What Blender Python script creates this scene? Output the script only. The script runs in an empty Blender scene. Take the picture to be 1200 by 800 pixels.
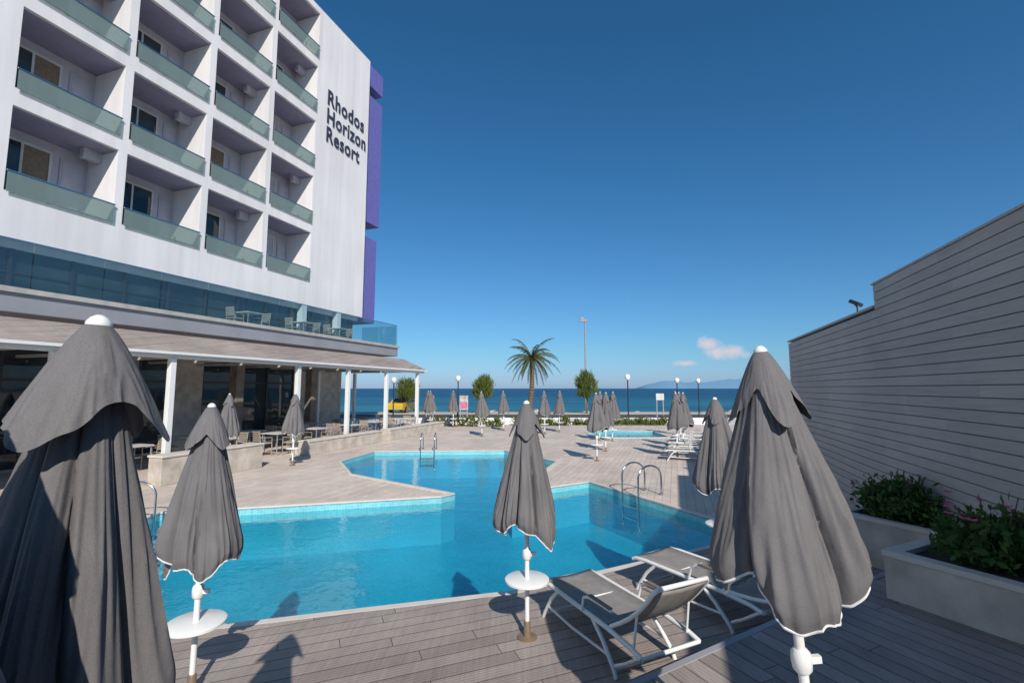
import bpy, math, random
from mathutils import Vector, Matrix, Quaternion, noise
from mathutils.geometry import tessellate_polygon
random.seed(7)
scene=bpy.context.scene
COL=scene.collection
R=math.radians

# ------------------------------------------------------------------ nodes
class NT:
    def __init__(s,nt): s.nt=nt
    def n(s,t,**kw):
        nd=s.nt.nodes.new(t)
        for k,v in kw.items(): setattr(nd,k,v)
        return nd
    def l(s,a,b): s.nt.links.new(a,b)
    def put(s,sock,v):
        if isinstance(v,bpy.types.NodeSocket): s.l(v,sock)
        else: sock.default_value=v
    def m(s,op,a,b=0.0,c=None,clamp=False):
        nd=s.n('ShaderNodeMath',operation=op,use_clamp=clamp)
        s.put(nd.inputs[0],a); s.put(nd.inputs[1],b)
        if c is not None: s.put(nd.inputs[2],c)
        return nd.outputs[0]
    def vm(s,op,a,b=None):
        nd=s.n('ShaderNodeVectorMath',operation=op)
        s.put(nd.inputs[0],a)
        if b is not None: s.put(nd.inputs[1],b)
        return nd
    def mix(s,f,a,b,bt='MIX'):
        nd=s.n('ShaderNodeMix',data_type='RGBA',blend_type=bt)
        s.put(nd.inputs[0],f); s.put(nd.inputs[6],a); s.put(nd.inputs[7],b)
        return nd.outputs[2]
    def noise(s,vec,scale,detail=4,rough=.55):
        nd=s.n('ShaderNodeTexNoise'); s.l(vec,nd.inputs['Vector'])
        nd.inputs['Scale'].default_value=scale; nd.inputs['Detail'].default_value=detail
        nd.inputs['Roughness'].default_value=rough
        return nd.outputs['Fac']
    def rng(s,v,a,b,c,d):
        nd=s.n('ShaderNodeMapRange'); s.put(nd.inputs[0],v)
        for i,x in enumerate((a,b,c,d)): s.put(nd.inputs[i+1],x)
        return nd.outputs[0]
    def bump(s,h,strength=.3,dist=.02):
        nd=s.n('ShaderNodeBump'); s.l(h,nd.inputs['Height'])
        nd.inputs['Strength'].default_value=strength; nd.inputs['Distance'].default_value=dist
        return nd.outputs[0]
    def grey(s,f):
        c=s.n('ShaderNodeCombineColor')
        for i in range(3): s.put(c.inputs[i],f)
        return c.outputs[0]
    def schlick(s,f0,normal=None):
        lw=s.n('ShaderNodeLayerWeight'); lw.inputs['Blend'].default_value=.5
        if normal is not None: s.l(normal,lw.inputs['Normal'])
        return s.m('ADD',s.m('MULTIPLY',s.m('POWER',lw.outputs['Facing'],5.0),1-f0),f0,clamp=True)
def newmat(name):
    m=bpy.data.materials.new(name); m.use_nodes=True
    t=NT(m.node_tree); b=m.node_tree.nodes['Principled BSDF']
    return m,t,b
def c4(c): return (c[0],c[1],c[2],1)
def mat(name,col,rough=.5,metal=0,var=.12,scale=4,bump=.0,bscale=40,spec=.5):
    m,t,b=newmat(name)
    tc=t.n('ShaderNodeTexCoord').outputs['Object']
    f=t.rng(t.noise(tc,scale),.3,.7,1-var,1+var)
    t.l(t.mix(1.0,c4(col),t.grey(f),'MULTIPLY'),b.inputs['Base Color'])
    b.inputs['Roughness'].default_value=rough; b.inputs['Metallic'].default_value=metal
    b.inputs['Specular IOR Level'].default_value=spec
    if bump: t.l(t.bump(t.noise(tc,bscale,6),bump,.01),b.inputs['Normal'])
    return m

def plaster(name,col,streak=.10):
    m,t,b=newmat(name)
    tc=t.n('ShaderNodeTexCoord').outputs['Object']
    mp=t.n('ShaderNodeMapping'); t.l(tc,mp.inputs['Vector']); mp.inputs['Scale'].default_value=(1.6,1.6,.10)
    f=t.m('MULTIPLY',t.rng(t.noise(mp.outputs[0],1.6,5,.6),.35,.7,1.03,1-streak),t.rng(t.noise(tc,.35,4),.3,.7,.93,1.04))
    t.l(t.mix(1.0,c4(col),t.grey(f),'MULTIPLY'),b.inputs['Base Color'])
    b.inputs['Roughness'].default_value=.8
    t.l(t.bump(t.noise(tc,45,5),.2,.006),b.inputs['Normal'])
    return m

def plank(name,col,ang,w,groove=.05,var=.2,ribs=0,joint=3.0,gdark=.25,rough=.7):
    m,t,b=newmat(name)
    tc=t.n('ShaderNodeTexCoord').outputs['Object']
    al=(math.sin(R(ang)),math.cos(R(ang)),0); ac=(math.cos(R(ang)),-math.sin(R(ang)),0)
    A=t.m('MULTIPLY',t.vm('DOT_PRODUCT',tc,ac).outputs['Value'],1/w)
    fl=t.m('FLOOR',A); fr=t.m('FRACT',A)
    wn=t.n('ShaderNodeTexWhiteNoise',noise_dimensions='1D'); t.l(fl,wn.inputs['W'])
    L=t.m('ADD',t.m('MULTIPLY',t.vm('DOT_PRODUCT',tc,al).outputs['Value'],1/joint),t.m('MULTIPLY',wn.outputs['Value'],7.3))
    lj=t.m('FRACT',L); lf=t.m('FLOOR',L)
    wn2=t.n('ShaderNodeTexWhiteNoise',noise_dimensions='2D')
    cv=t.n('ShaderNodeCombineXYZ'); t.l(fl,cv.inputs[0]); t.l(lf,cv.inputs[1]); t.l(cv.outputs[0],wn2.inputs['Vector'])
    g=t.m('MAXIMUM',t.m('LESS_THAN',fr,groove),t.m('LESS_THAN',lj,.006/joint*1.2))
    mp=t.n('ShaderNodeMapping'); t.l(tc,mp.inputs['Vector'])
    mp.inputs['Rotation'].default_value=(0,0,R(ang)); mp.inputs['Scale'].default_value=(14,.8,1)
    gr=t.noise(mp.outputs[0],2.5,5)
    big=t.noise(tc,.55,4); stain=t.noise(tc,2.3,5,.7)
    f=t.m('MULTIPLY',t.rng(wn2.outputs['Value'],0,1,1-var,1+var),t.rng(gr,.3,.7,.88,1.1))
    f=t.m('MULTIPLY',f,t.rng(big,.3,.7,.84,1.14)); f=t.m('MULTIPLY',f,t.rng(stain,.35,.65,.90,1.07))
    if ribs:
        rb=t.m('SINE',t.m('MULTIPLY',fr,6.283*ribs)); f=t.m('MULTIPLY',f,t.rng(rb,-1,1,.84,1.06))
    f=t.m('MULTIPLY',f,t.m('SUBTRACT',1,t.m('MULTIPLY',g,1-gdark)))
    t.l(t.mix(1.0,c4(col),t.grey(f),'MULTIPLY'),b.inputs['Base Color'])
    b.inputs['Roughness'].default_value=rough
    h=t.m('SUBTRACT',t.m('MULTIPLY',gr,.3),g)
    if ribs: h=t.m('ADD',h,t.m('MULTIPLY',rb,.3))
    t.l(t.bump(h,.5,.004),b.inputs['Normal'])
    return m

def mosaic(name,ca,cb,grout,vertical=False,size=.05,low=None):
    m,t,b=newmat(name)
    tc=t.n('ShaderNodeTexCoord').outputs['Object']; vec=tc
    sp=t.n('ShaderNodeSeparateXYZ'); t.l(tc,sp.inputs[0])
    if vertical:
        c=t.n('ShaderNodeCombineXYZ')
        t.l(t.vm('DOT_PRODUCT',tc,(.72,.69,0)).outputs['Value'],c.inputs[0])
        t.l(sp.outputs[2],c.inputs[1]); vec=c.outputs[0]
    br=t.n('ShaderNodeTexBrick',offset=0.0); t.l(vec,br.inputs['Vector'])
    br.inputs['Scale'].default_value=1; br.inputs['Brick Width'].default_value=size; br.inputs['Row Height'].default_value=size
    br.inputs['Mortar Size'].default_value=size*.05; br.inputs['Color1'].default_value=c4(ca); br.inputs['Color2'].default_value=c4(cb)
    br.inputs['Mortar'].default_value=c4(grout)
    col=br.outputs['Color']
    if low:   # plain deeper blue tiles below the light water-line course
        col=t.mix(t.m('LESS_THAN',sp.outputs[2],-.25),col,t.mix(.75,col,c4(low)))
    f=t.rng(t.noise(tc,.7),.3,.7,.86,1.14)
    t.l(t.mix(1.0,col,t.grey(f),'MULTIPLY'),b.inputs['Base Color'])
    b.inputs['Roughness'].default_value=.3
    return m

def foliage(name,ca,cb,trans=.25):
    m,t,b=newmat(name)
    g=t.n('ShaderNodeNewGeometry'); tc=t.n('ShaderNodeTexCoord').outputs['Object']
    f=t.m('ADD',t.m('MULTIPLY',g.outputs['Random Per Island'],.6),t.m('MULTIPLY',t.noise(tc,1.6),.5))
    t.l(t.mix(f,c4(ca),c4(cb)),b.inputs['Base Color'])
    b.inputs['Roughness'].default_value=.6; b.inputs['Specular IOR Level'].default_value=.25
    tr=t.n('ShaderNodeBsdfTranslucent'); t.l(t.mix(f,c4(ca),c4(cb)),tr.inputs[0])
    mx=t.n('ShaderNodeMixShader'); mx.inputs[0].default_value=trans
    t.l(b.outputs[0],mx.inputs[1]); t.l(tr.outputs[0],mx.inputs[2])
    t.l(mx.outputs[0],m.node_tree.nodes['Material Output'].inputs[0])
    return m

def glassy(name,tint,refl_rough=.02,op=.0,body=(.1,.2,.2),f0=.05):
    m,t,b=newmat(name)
    tr=t.n('ShaderNodeBsdfTransparent'); tr.inputs[0].default_value=c4(tint)
    gl=t.n('ShaderNodeBsdfGlossy'); gl.inputs['Roughness'].default_value=refl_rough
    mx=t.n('ShaderNodeMixShader'); t.l(t.schlick(f0),mx.inputs[0]); t.l(tr.outputs[0],mx.inputs[1]); t.l(gl.outputs[0],mx.inputs[2])
    b.inputs['Base Color'].default_value=c4(body); b.inputs['Roughness'].default_value=.2
    m2=t.n('ShaderNodeMixShader'); m2.inputs[0].default_value=op
    t.l(mx.outputs[0],m2.inputs[1]); t.l(b.outputs[0],m2.inputs[2])
    t.l(m2.outputs[0],m.node_tree.nodes['Material Output'].inputs[0])
    return m

M={}
M['white']=plaster('white_plaster',(.76,.735,.735))
M['paint']=mat('white_metal_paint',(.76,.76,.74),.35,var=.03)
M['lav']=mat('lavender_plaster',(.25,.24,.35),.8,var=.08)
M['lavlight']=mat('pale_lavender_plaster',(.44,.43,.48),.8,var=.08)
M['blue']=mat('violet_blue_panel',(.14,.135,.40),.5,var=.10)
M['fascia']=mat('grey_fascia',(.29,.29,.32),.6,var=.12,scale=.8)
M['dark']=mat('dark_frame',(.03,.032,.035),.4)
M['steel']=mat('polished_steel',(.62,.63,.65),.18,metal=1,var=.03)
M['roof']=plank('reed_roof',(.33,.275,.245),71,.06,groove=.15,var=.14,gdark=.6)
M['stone']=mat('travertine',(.50,.44,.375),.7,var=.25,scale=3,bump=.3,bscale=18)
M['stonedark']=mat('brown_stone_cladding',(.20,.16,.13),.7,var=.3,scale=3,bump=.3,bscale=18)
M['letter']=mat('slate_lettering',(.04,.045,.075),.4)
M['soil']=mat('soil',(.06,.04,.03),.95,var=.4,bump=.6)
M['sand']=mat('beach_sand',(.50,.42,.32),.95,var=.15,scale=.4,bump=.3)
M['asphalt']=mat('asphalt',(.06,.06,.062),.9,var=.2,scale=2,bump=.3)
M['kerb']=mat('kerb_concrete',(.42,.40,.37),.85,var=.15)
M['black']=mat('black_iron',(.02,.02,.022),.4)
M['globe']=mat('opal_globe',(.8,.8,.78),.25,var=.02)
M['bark']=mat('bark',(.14,.10,.07),.95,var=.4,scale=8,bump=.8,bscale=25)
M['palmleaf']=foliage('palm_foliage',(.05,.065,.02),(.17,.16,.06),.35)
M['tam']=foliage('feathery_foliage',(.08,.12,.025),(.20,.24,.06),.35)
M['hedge']=foliage('hedge_foliage',(.06,.09,.02),(.17,.20,.05))
M['shrub']=foliage('shrub_foliage',(.03,.08,.02),(.11,.18,.04),.2)
M['flower']=mat('pink_petals',(.70,.10,.26),.6)
M['wood']=mat('chair_wood',(.20,.14,.09),.5,var=.2,scale=10)
M['wicker']=mat('beige_wicker',(.34,.29,.24),.7,var=.2,scale=30)
M['yellow']=mat('yellow_car_paint',(.58,.38,.04),.3,var=.02)
M['tyre']=mat('rubber',(.02,.02,.02),.8)
M['pink']=mat('pink_board',(.48,.14,.26),.5,var=.4,scale=3)
M['poster']=mat('printed_board',(.45,.4,.35),.5,var=.5,scale=4)
M['offwhite']=mat('off_white_board',(.55,.54,.53),.5)
M['nearplank']=plank('grey_decking',(.325,.275,.245),68,.155,groove=.06,var=.17,ribs=5,joint=2.4)
M['upplank']=plank('grey_decking_upper',(.325,.275,.25),-26,.155,groove=.06,var=.17,ribs=5,joint=2.4)
M['farplank']=plank('beige_decking',(.60,.505,.43),19,.16,groove=.06,var=.06,joint=2.6,gdark=.55)
M['tilef']=mosaic('pool_floor_mosaic',(.01,.29,.42),(.02,.36,.50),(.08,.42,.52))
M['tilew']=mosaic('pool_wall_mosaic',(.13,.45,.52),(.20,.54,.60),(.28,.58,.63),True,low=(.015,.32,.46))
M['coping']=mat('pale_coping',(.62,.56,.50),.6,var=.08)
M['railglass']=glassy('frosted_green_glass',(.72,.82,.78),.08,.50,(.27,.34,.32))
M['clearglass']=glassy('clear_glass',(.74,.86,.88),.01,.03,(.25,.33,.33),.08)
def darkglass():
    m,t,b=newmat('dark_window_glass')
    tc=t.n('ShaderNodeTexCoord').outputs['Object']
    t.l(t.mix(t.rng(t.noise(tc,.7,2),.4,.6,0,1),c4((.008,.018,.026)),c4((.045,.06,.065))),b.inputs['Base Color'])
    b.inputs['Roughness'].default_value=.03; b.inputs['IOR'].default_value=1.55
    t.l(t.bump(t.noise(tc,.8,2),.05,.05),b.inputs['Normal'])
    return m
M['glass']=darkglass()
def fabric(name,col,bs=.35):
    m,t,b=newmat(name)
    tc=t.n('ShaderNodeTexCoord').outputs['Object']
    mp=t.n('ShaderNodeMapping'); t.l(tc,mp.inputs['Vector']); mp.inputs['Scale'].default_value=(1,1,.25)
    wr=t.noise(mp.outputs[0],11,3,.45); wr2=t.noise(tc,28,4,.6)
    wv=t.n('ShaderNodeTexVoronoi'); t.l(tc,wv.inputs['Vector']); wv.inputs['Scale'].default_value=380
    f=t.m('MULTIPLY',t.rng(wr,.3,.7,.90,1.08),t.rng(wv.outputs['Distance'],0,.7,.80,1.20))
    f=t.m('MULTIPLY',f,t.rng(t.noise(tc,3,4),.35,.65,.93,1.06))
    t.l(t.mix(1.0,c4(col),t.grey(f),'MULTIPLY'),b.inputs['Base Color'])
    b.inputs['Roughness'].default_value=.9; b.inputs['Specular IOR Level'].default_value=.2
    t.l(t.bump(t.m('ADD',wr,t.m('MULTIPLY',wr2,.14)),bs,.03),b.inputs['Normal'])
    return m
M['fabric']=fabric('grey_canvas',(.142,.135,.137),.38)
M['sling']=fabric('grey_sling_textile',(.235,.22,.205),.08)
M['trim']=mat('white_piping',(.74,.73,.72),.7)
def cladding():
    m,t,b=newmat('pale_cladding_boards')
    tc=t.n('ShaderNodeTexCoord').outputs['Object']
    g=t.n('ShaderNodeNewGeometry')
    mp=t.n('ShaderNodeMapping'); t.l(tc,mp.inputs['Vector']); mp.inputs['Scale'].default_value=(.6,1,14)
    gr=t.noise(mp.outputs[0],3,5)
    f=t.m('MULTIPLY',t.rng(g.outputs['Random Per Island'],0,1,.94,1.06),t.rng(gr,.3,.7,.90,1.08))
    f=t.m('MULTIPLY',f,t.rng(t.noise(tc,.6),.3,.7,.90,1.08))
    t.l(t.mix(1.0,c4((.41,.38,.36)),t.grey(f),'MULTIPLY'),b.inputs['Base Color'])
    b.inputs['Roughness'].default_value=.7
    t.l(t.bump(gr,.15,.003),b.inputs['Normal'])
    return m
M['clad']=cladding()
def water():
    m,t,b=newmat('pool_water')
    tc=t.n('ShaderNodeTexCoord').outputs['Object']
    h=t.m('ADD',t.noise(tc,2.2,3),t.m('MULTIPLY',t.noise(tc,8,2),.28))
    bp=t.bump(h,.42,.03)
    tr=t.n('ShaderNodeBsdfTransparent'); tr.inputs[0].default_value=(.60,.90,.94,1)
    gl=t.n('ShaderNodeBsdfGlossy'); gl.inputs['Roughness'].default_value=.015; t.l(bp,gl.inputs['Normal'])
    mx=t.n('ShaderNodeMixShader'); t.l(t.schlick(.022,bp),mx.inputs[0]); t.l(tr.outputs[0],mx.inputs[1]); t.l(gl.outputs[0],mx.inputs[2])
    t.l(mx.outputs[0],m.node_tree.nodes['Material Output'].inputs[0])
    return m
M['water']=water()
def sea():
    m,t,b=newmat('sea_water')
    tc=t.n('ShaderNodeTexCoord').outputs['Object']
    sp=t.n('ShaderNodeSeparateXYZ'); t.l(tc,sp.inputs[0])
    mp=t.n('ShaderNodeMapping'); t.l(tc,mp.inputs['Vector']); mp.inputs['Scale'].default_value=(.25,1,1)
    n1=t.noise(mp.outputs[0],.03,6); n2=t.noise(mp.outputs[0],.9,4)
    near=t.rng(sp.outputs[1],80,260,0,1)
    c=t.mix(near,c4((.03,.18,.24)),c4((.012,.08,.16)))
    c=t.mix(t.rng(n1,.4,.62,0,.6),c,c4((.008,.05,.12)))
    t.l(c,b.inputs['Base Color']); b.inputs['Roughness'].default_value=.4
    b.inputs['IOR'].default_value=1.33; b.inputs['Specular IOR Level'].default_value=.15
    t.l(t.bump(n2,1,.4),b.inputs['Normal'])
    return m
M['sea']=sea()
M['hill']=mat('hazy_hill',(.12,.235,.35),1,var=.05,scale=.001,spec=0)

# ------------------------------------------------------------------ mesh builder
class MB:
    def __init__(s): s.v=[]; s.f=[]; s.mi=[]
    def box(s,x0,x1,y0,y1,z0,z1,m=0):
        b=len(s.v)
        s.v+=[(x0,y0,z0),(x1,y0,z0),(x1,y1,z0),(x0,y1,z0),(x0,y0,z1),(x1,y0,z1),(x1,y1,z1),(x0,y1,z1)]
        for f in ((0,3,2,1),(4,5,6,7),(0,1,5,4),(1,2,6,5),(2,3,7,6),(3,0,4,7)):
            s.f.append(tuple(b+i for i in f)); s.mi.append(m)
        return s
    def poly(s,pts,m=0):
        b=len(s.v); s.v+=[tuple(p) for p in pts]; s.f.append(tuple(range(b,b+len(pts)))); s.mi.append(m)
        return s
    def prism(s,poly,z0,z1,m=0,mtop=None):
        n=len(poly); b=len(s.v)
        s.v+=[(p[0],p[1],z0) for p in poly]+[(p[0],p[1],z1) for p in poly]
        for i in range(n):
            j=(i+1)%n; s.f.append((b+i,b+j,b+n+j,b+n+i)); s.mi.append(m)
        s.f.append(tuple(b+n+i for i in range(n))); s.mi.append(m if mtop is None else mtop)
        s.f.append(tuple(b+i for i in reversed(range(n)))); s.mi.append(m)
        return s
    def tube(s,pts,r,n=8,m=0,closed=False,cap=True):
        P=[Vector(p) for p in pts]; k=len(P); b=len(s.v)
        rs=r if isinstance(r,(list,tuple)) else [r]*k
        up=None
        for i in range(k):
            if closed: d=(P[(i+1)%k]-P[i-1])
            else: d=P[min(i+1,k-1)]-P[max(i-1,0)]
            if d.length<1e-9: d=Vector((0,0,1))
            d.normalize()
            if up is None:
                up=Vector((0,0,1)) if abs(d.z)<.9 else Vector((1,0,0))
            x=up-d*up.dot(d)
            if x.length<1e-6: x=d.orthogonal()
            x.normalize(); y=d.cross(x); up=x
            for j in range(n):
                a=2*math.pi*j/n
                s.v.append(tuple(P[i]+(x*math.cos(a)+y*math.sin(a))*rs[i]))
        for i in range(k if closed else k-1):
            i2=(i+1)%k
            for j in range(n):
                j2=(j+1)%n
                s.f.append((b+i*n+j,b+i*n+j2,b+i2*n+j2,b+i2*n+j)); s.mi.append(m)
        if cap and not closed:
            s.f.append(tuple(b+j for j in reversed(range(n)))); s.mi.append(m)
            s.f.append(tuple(b+(k-1)*n+j for j in range(n))); s.mi.append(m)
        return s
    def lathe(s,prof,n=24,m=0,c=(0,0)):
        b=len(s.v)
        for (r,z) in prof:
            for j in range(n):
                a=2*math.pi*j/n; s.v.append((c[0]+r*math.cos(a),c[1]+r*math.sin(a),z))
        for i in range(len(prof)-1):
            for j in range(n):
                j2=(j+1)%n
                s.f.append((b+i*n+j,b+i*n+j2,b+(i+1)*n+j2,b+(i+1)*n+j)); s.mi.append(m)
        s.f.append(tuple(b+j for j in reversed(range(n)))); s.mi.append(m)
        s.f.append(tuple(b+(len(prof)-1)*n+j for j in range(n))); s.mi.append(m)
        return s
    def build(s,name,mats,smooth=False,bevel=0,parent=None,loc=(0,0,0),rotz=0,rot=None,sharp=50):
        me=bpy.data.meshes.new(name); me.from_pydata(s.v,[],s.f)
        if not isinstance(mats,(list,tuple)): mats=[mats]
        for mm in mats: me.materials.append(mm)
        me.polygons.foreach_set('material_index',s.mi)
        if smooth: me.polygons.foreach_set('use_smooth',[True]*len(me.polygons))
        me.update()
        o=bpy.data.objects.new(name,me); COL.objects.link(o)
        o.location=loc; o.rotation_euler=rot if rot else (0,0,rotz)
        if parent: o.parent=parent
        if bevel:
            bm=o.modifiers.new('bevel','BEVEL'); bm.width=bevel; bm.segments=2; bm.limit_method='ANGLE'
        if smooth:
            try: me.set_sharp_from_angle(angle=R(sharp))
            except Exception: pass
        return o
def empty(name,loc=(0,0,0),rotz=0,rot=None,parent=None):
    o=bpy.data.objects.new(name,None); COL.objects.link(o); o.location=loc
    o.rotation_euler=rot if rot else (0,0,rotz); o.empty_display_size=.2
    if parent: o.parent=parent
    return o
def tag(o,label,cat,group=None):
    o['label']=label; o['category']=cat
    if group: o['group']=group
    return o
def struct(o): o['kind']='structure'; return o
def clone(root,loc,rotz=None,rot=None,label=None):
    def cp(o,par):
        c=o.copy(); COL.objects.link(c)
        if par: c.parent=par
        for ch in list(o.children): cp(ch,c)
        return c
    c=cp(root,None); c.location=loc
    if rot: c.rotation_euler=rot
    elif rotz is not None: c.rotation_euler=(0,0,rotz)
    if label: c['label']=label
    return c
PHI=R(71)   # building axes: local x runs along the facade, local y points away from the pool
E=Vector((math.cos(PHI),math.sin(PHI),0)); NN=Vector((-math.sin(PHI),math.cos(PHI),0))
def W(s,t,z=0): return E*s+NN*t+Vector((0,0,z))

# ------------------------------------------------------------------ ground, sea, decks
mb=MB()
xs=[-25000,-300,-22,-21.8,16,16.2,300,25000]; ys=[-300,-20,30.8,31,48,76,80,400,26000]
def tz(i,j):
    x,y=xs[i],ys[j]
    if y>=80: return -6
    if y>=76: return -2.3
    if y<=30.8 and -21.8<=x<=16: return -2.3
    return -.06
for j in range(len(ys)):
    for i in range(len(xs)): mb.v.append((xs[i],ys[j],tz(i,j)))
nx=len(xs)
for j in range(len(ys)-1):
    for i in range(nx-1):
        mb.f.append((j*nx+i,j*nx+i+1,(j+1)*nx+i+1,(j+1)*nx+i)); mb.mi.append(0)
struct(mb.build('ground',M['sand']))
struct(MB().poly([(-25000,60,-1.6),(25000,60,-1.6),(25000,26000,-1.6),(-25000,26000,-1.6)]).build('sea',M['sea']))
struct(MB().box(-120,120,36.2,43,-.1,-.045).build('road',M['asphalt']))
o=MB().box(-120,120,36.0,36.2,-.1,.08).build('kerb',M['kerb'],bevel=.01); struct(o)
struct(MB().box(-120,120,31.2,36.0,-.1,.0).build('pavement',M['coping']))

POOL=[(-5.9,3.91),(-3.35,4.66),(0,5.57),(2.87,7.1),(3.95,7.68),(3.42,8.75),(1.89,11.84),(1.1,11.34),(.0,10.65),
      (1.40,15.1),(-.3,17.7),(-5.0,17.4),(-5.4,15.1),(-4.3,12.9),(-1.25,10.55),(-1.5,10.25),(-5.29,9.25),(-6.5,8.95)]
KID=[(4.0,22.2),(7.4,22.4),(7.6,25.6),(5.2,26.2),(3.9,25.0)]
OUT=[(-21.5,-9),(15.8,-9),(15.8,30.9),(-21.5,30.9)]
def offset(poly,d):
    n=len(poly); out=[]
    for i in range(n):
        p0=Vector(poly[i-1]);p1=Vector(poly[i]);p2=Vector(poly[(i+1)%n])
        a=(p1-p0).normalized(); b=(p2-p1).normalized()
        na=Vector((a.y,-a.x)); nb=Vector((b.y,-b.x))
        k=(na+nb); k.normalize(); c=max(.35,k.dot(na))
        out.append(tuple(p1+k*(d/c)))
    return out
def sheet(name,outer,holes,z,m):
    loops=[[Vector((p[0],p[1],0)) for p in l] for l in [outer]+holes]
    tris=tessellate_polygon(loops)
    flat=[p for l in loops for p in l]
    b=MB(); b.v=[(p.x,p.y,z) for p in flat]
    for t in tris:
        a,bb,c=[flat[i] for i in t]
        if (bb-a).cross(c-a).z<0: t=(t[0],t[2],t[1])
        b.f.append(tuple(t)); b.mi.append(0)
    return b.build(name,m)
struct(sheet('pool_deck',OUT,[POOL,KID],0,M['farplank']))
NEAR=[(-14,1.52),(-5.9,3.91),(-3.35,4.66),(0,5.57),(2.87,7.1),(3.95,7.68),(7.6,9.6),(9.5,9.0),(9.5,-8.5),(-14,-8.5)]
struct(MB().prism(NEAR,.004,.025).build('timber_deck',M['nearplank']))
k=.595
UP=[(-14,3.33-k*14.778),(.778,3.33),(5.5,3.33+k*4.722),(9.4,5.5),(9.4,-8.4),(-14,-8.4)]
struct(MB().prism(UP,.03,.35).build('raised_deck',M['upplank']))
un=Vector((k,-1)).normalized()
A0=Vector(UP[0])-un*.012; A1=Vector(UP[2])-un*.012
struct(MB().prism([tuple(A0),tuple(A1),tuple(A1+un*.06),tuple(A0+un*.06)],.29,.354).build('step_nosing',M['fascia'],bevel=.005))
def basin(name,poly,depth,wlev):
    n=len(poly); b=MB()
    for i in range(n):
        a=poly[i]; c=poly[(i+1)%n]
        b.poly([(a[0],a[1],0),(a[0],a[1],-depth),(c[0],c[1],-depth),(c[0],c[1],0)],1)
    tr=tessellate_polygon([[Vector((p[0],p[1],0)) for p in poly]])
    base=len(b.v); b.v+=[(p[0],p[1],-depth) for p in poly]
    for t in tr: b.f.append(tuple(base+i for i in t)); b.mi.append(0)
    struct(b.build(name,[M['tilef'],M['tilew']]))
    o=sheet('pool_water',poly,[],-wlev,M['water']); struct(o)
    inner=poly; outer=offset(poly,.09)
    b=MB()
    for i in range(n):
        j=(i+1)%n
        b.poly([(inner[i][0],inner[i][1],.028),(inner[j][0],inner[j][1],.028),(outer[j][0],outer[j][1],.028),(outer[i][0],outer[i][1],.028)])
        b.poly([(inner[i][0],inner[i][1],-.02),(inner[j][0],inner[j][1],-.02),(inner[j][0],inner[j][1],.028),(inner[i][0],inner[i][1],.028)])
        b.poly([(outer[j][0],outer[j][1],.0),(outer[i][0],outer[i][1],.0),(outer[i][0],outer[i][1],.028),(outer[j][0],outer[j][1],.028)])
    struct(b.build('pool_coping',M['coping']))
basin('swimming_pool',POOL,.95,.12)
basin('childrens_pool',KID,.5,.08)

# hills
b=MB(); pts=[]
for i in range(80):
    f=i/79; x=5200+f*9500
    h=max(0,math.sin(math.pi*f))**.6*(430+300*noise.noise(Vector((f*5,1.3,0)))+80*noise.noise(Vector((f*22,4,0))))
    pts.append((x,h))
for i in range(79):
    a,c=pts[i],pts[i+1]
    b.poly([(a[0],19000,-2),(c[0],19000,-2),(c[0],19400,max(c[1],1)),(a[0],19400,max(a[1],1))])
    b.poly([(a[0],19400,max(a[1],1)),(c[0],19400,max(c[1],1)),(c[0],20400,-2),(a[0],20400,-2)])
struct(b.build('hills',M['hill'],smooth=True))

# ------------------------------------------------------------------ hotel
D=16.2
hotel=tag(empty('hotel_building',(0,0,0),PHI),'white six-storey hotel with recessed balconies above a glazed terrace','building')
S0,S1=-8.0,21.6
bays=[(6.75,9.25),(9.5,12.0),(12.25,14.75),(15.0,17.5)]
floors=[7.4,10.2,13.02,15.86,18.68]
TOP=21.3; OH=2.32
b=MB()
piers=[(S0,6.75),(9.25,9.5),(12.0,12.25),(14.75,15.0),(17.5,S1)]
for a,c in piers: b.box(a,c,D,D+1.5,6.2,TOP)
for a,c in bays:
    b.box(a,c,D,D+1.5,6.2,floors[0])
    for i in range(4): b.box(a,c,D,D+1.5,floors[i]+OH,floors[i+1])
    b.box(a,c,D,D+1.5,floors[4]+OH,TOP)
b.box(S0,S1,D+1.5,D+13,6.2,TOP)
b.box(S0,S1-.02,D+.3,D+.5,6.0,6.2)
b.build('wall',M['white'],parent=hotel)
MB().box(S0,S1,D+.02,D+13,TOP,TOP+.06).build('roof',M['fascia'],parent=hotel)
rnd=random.Random(3)
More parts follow.
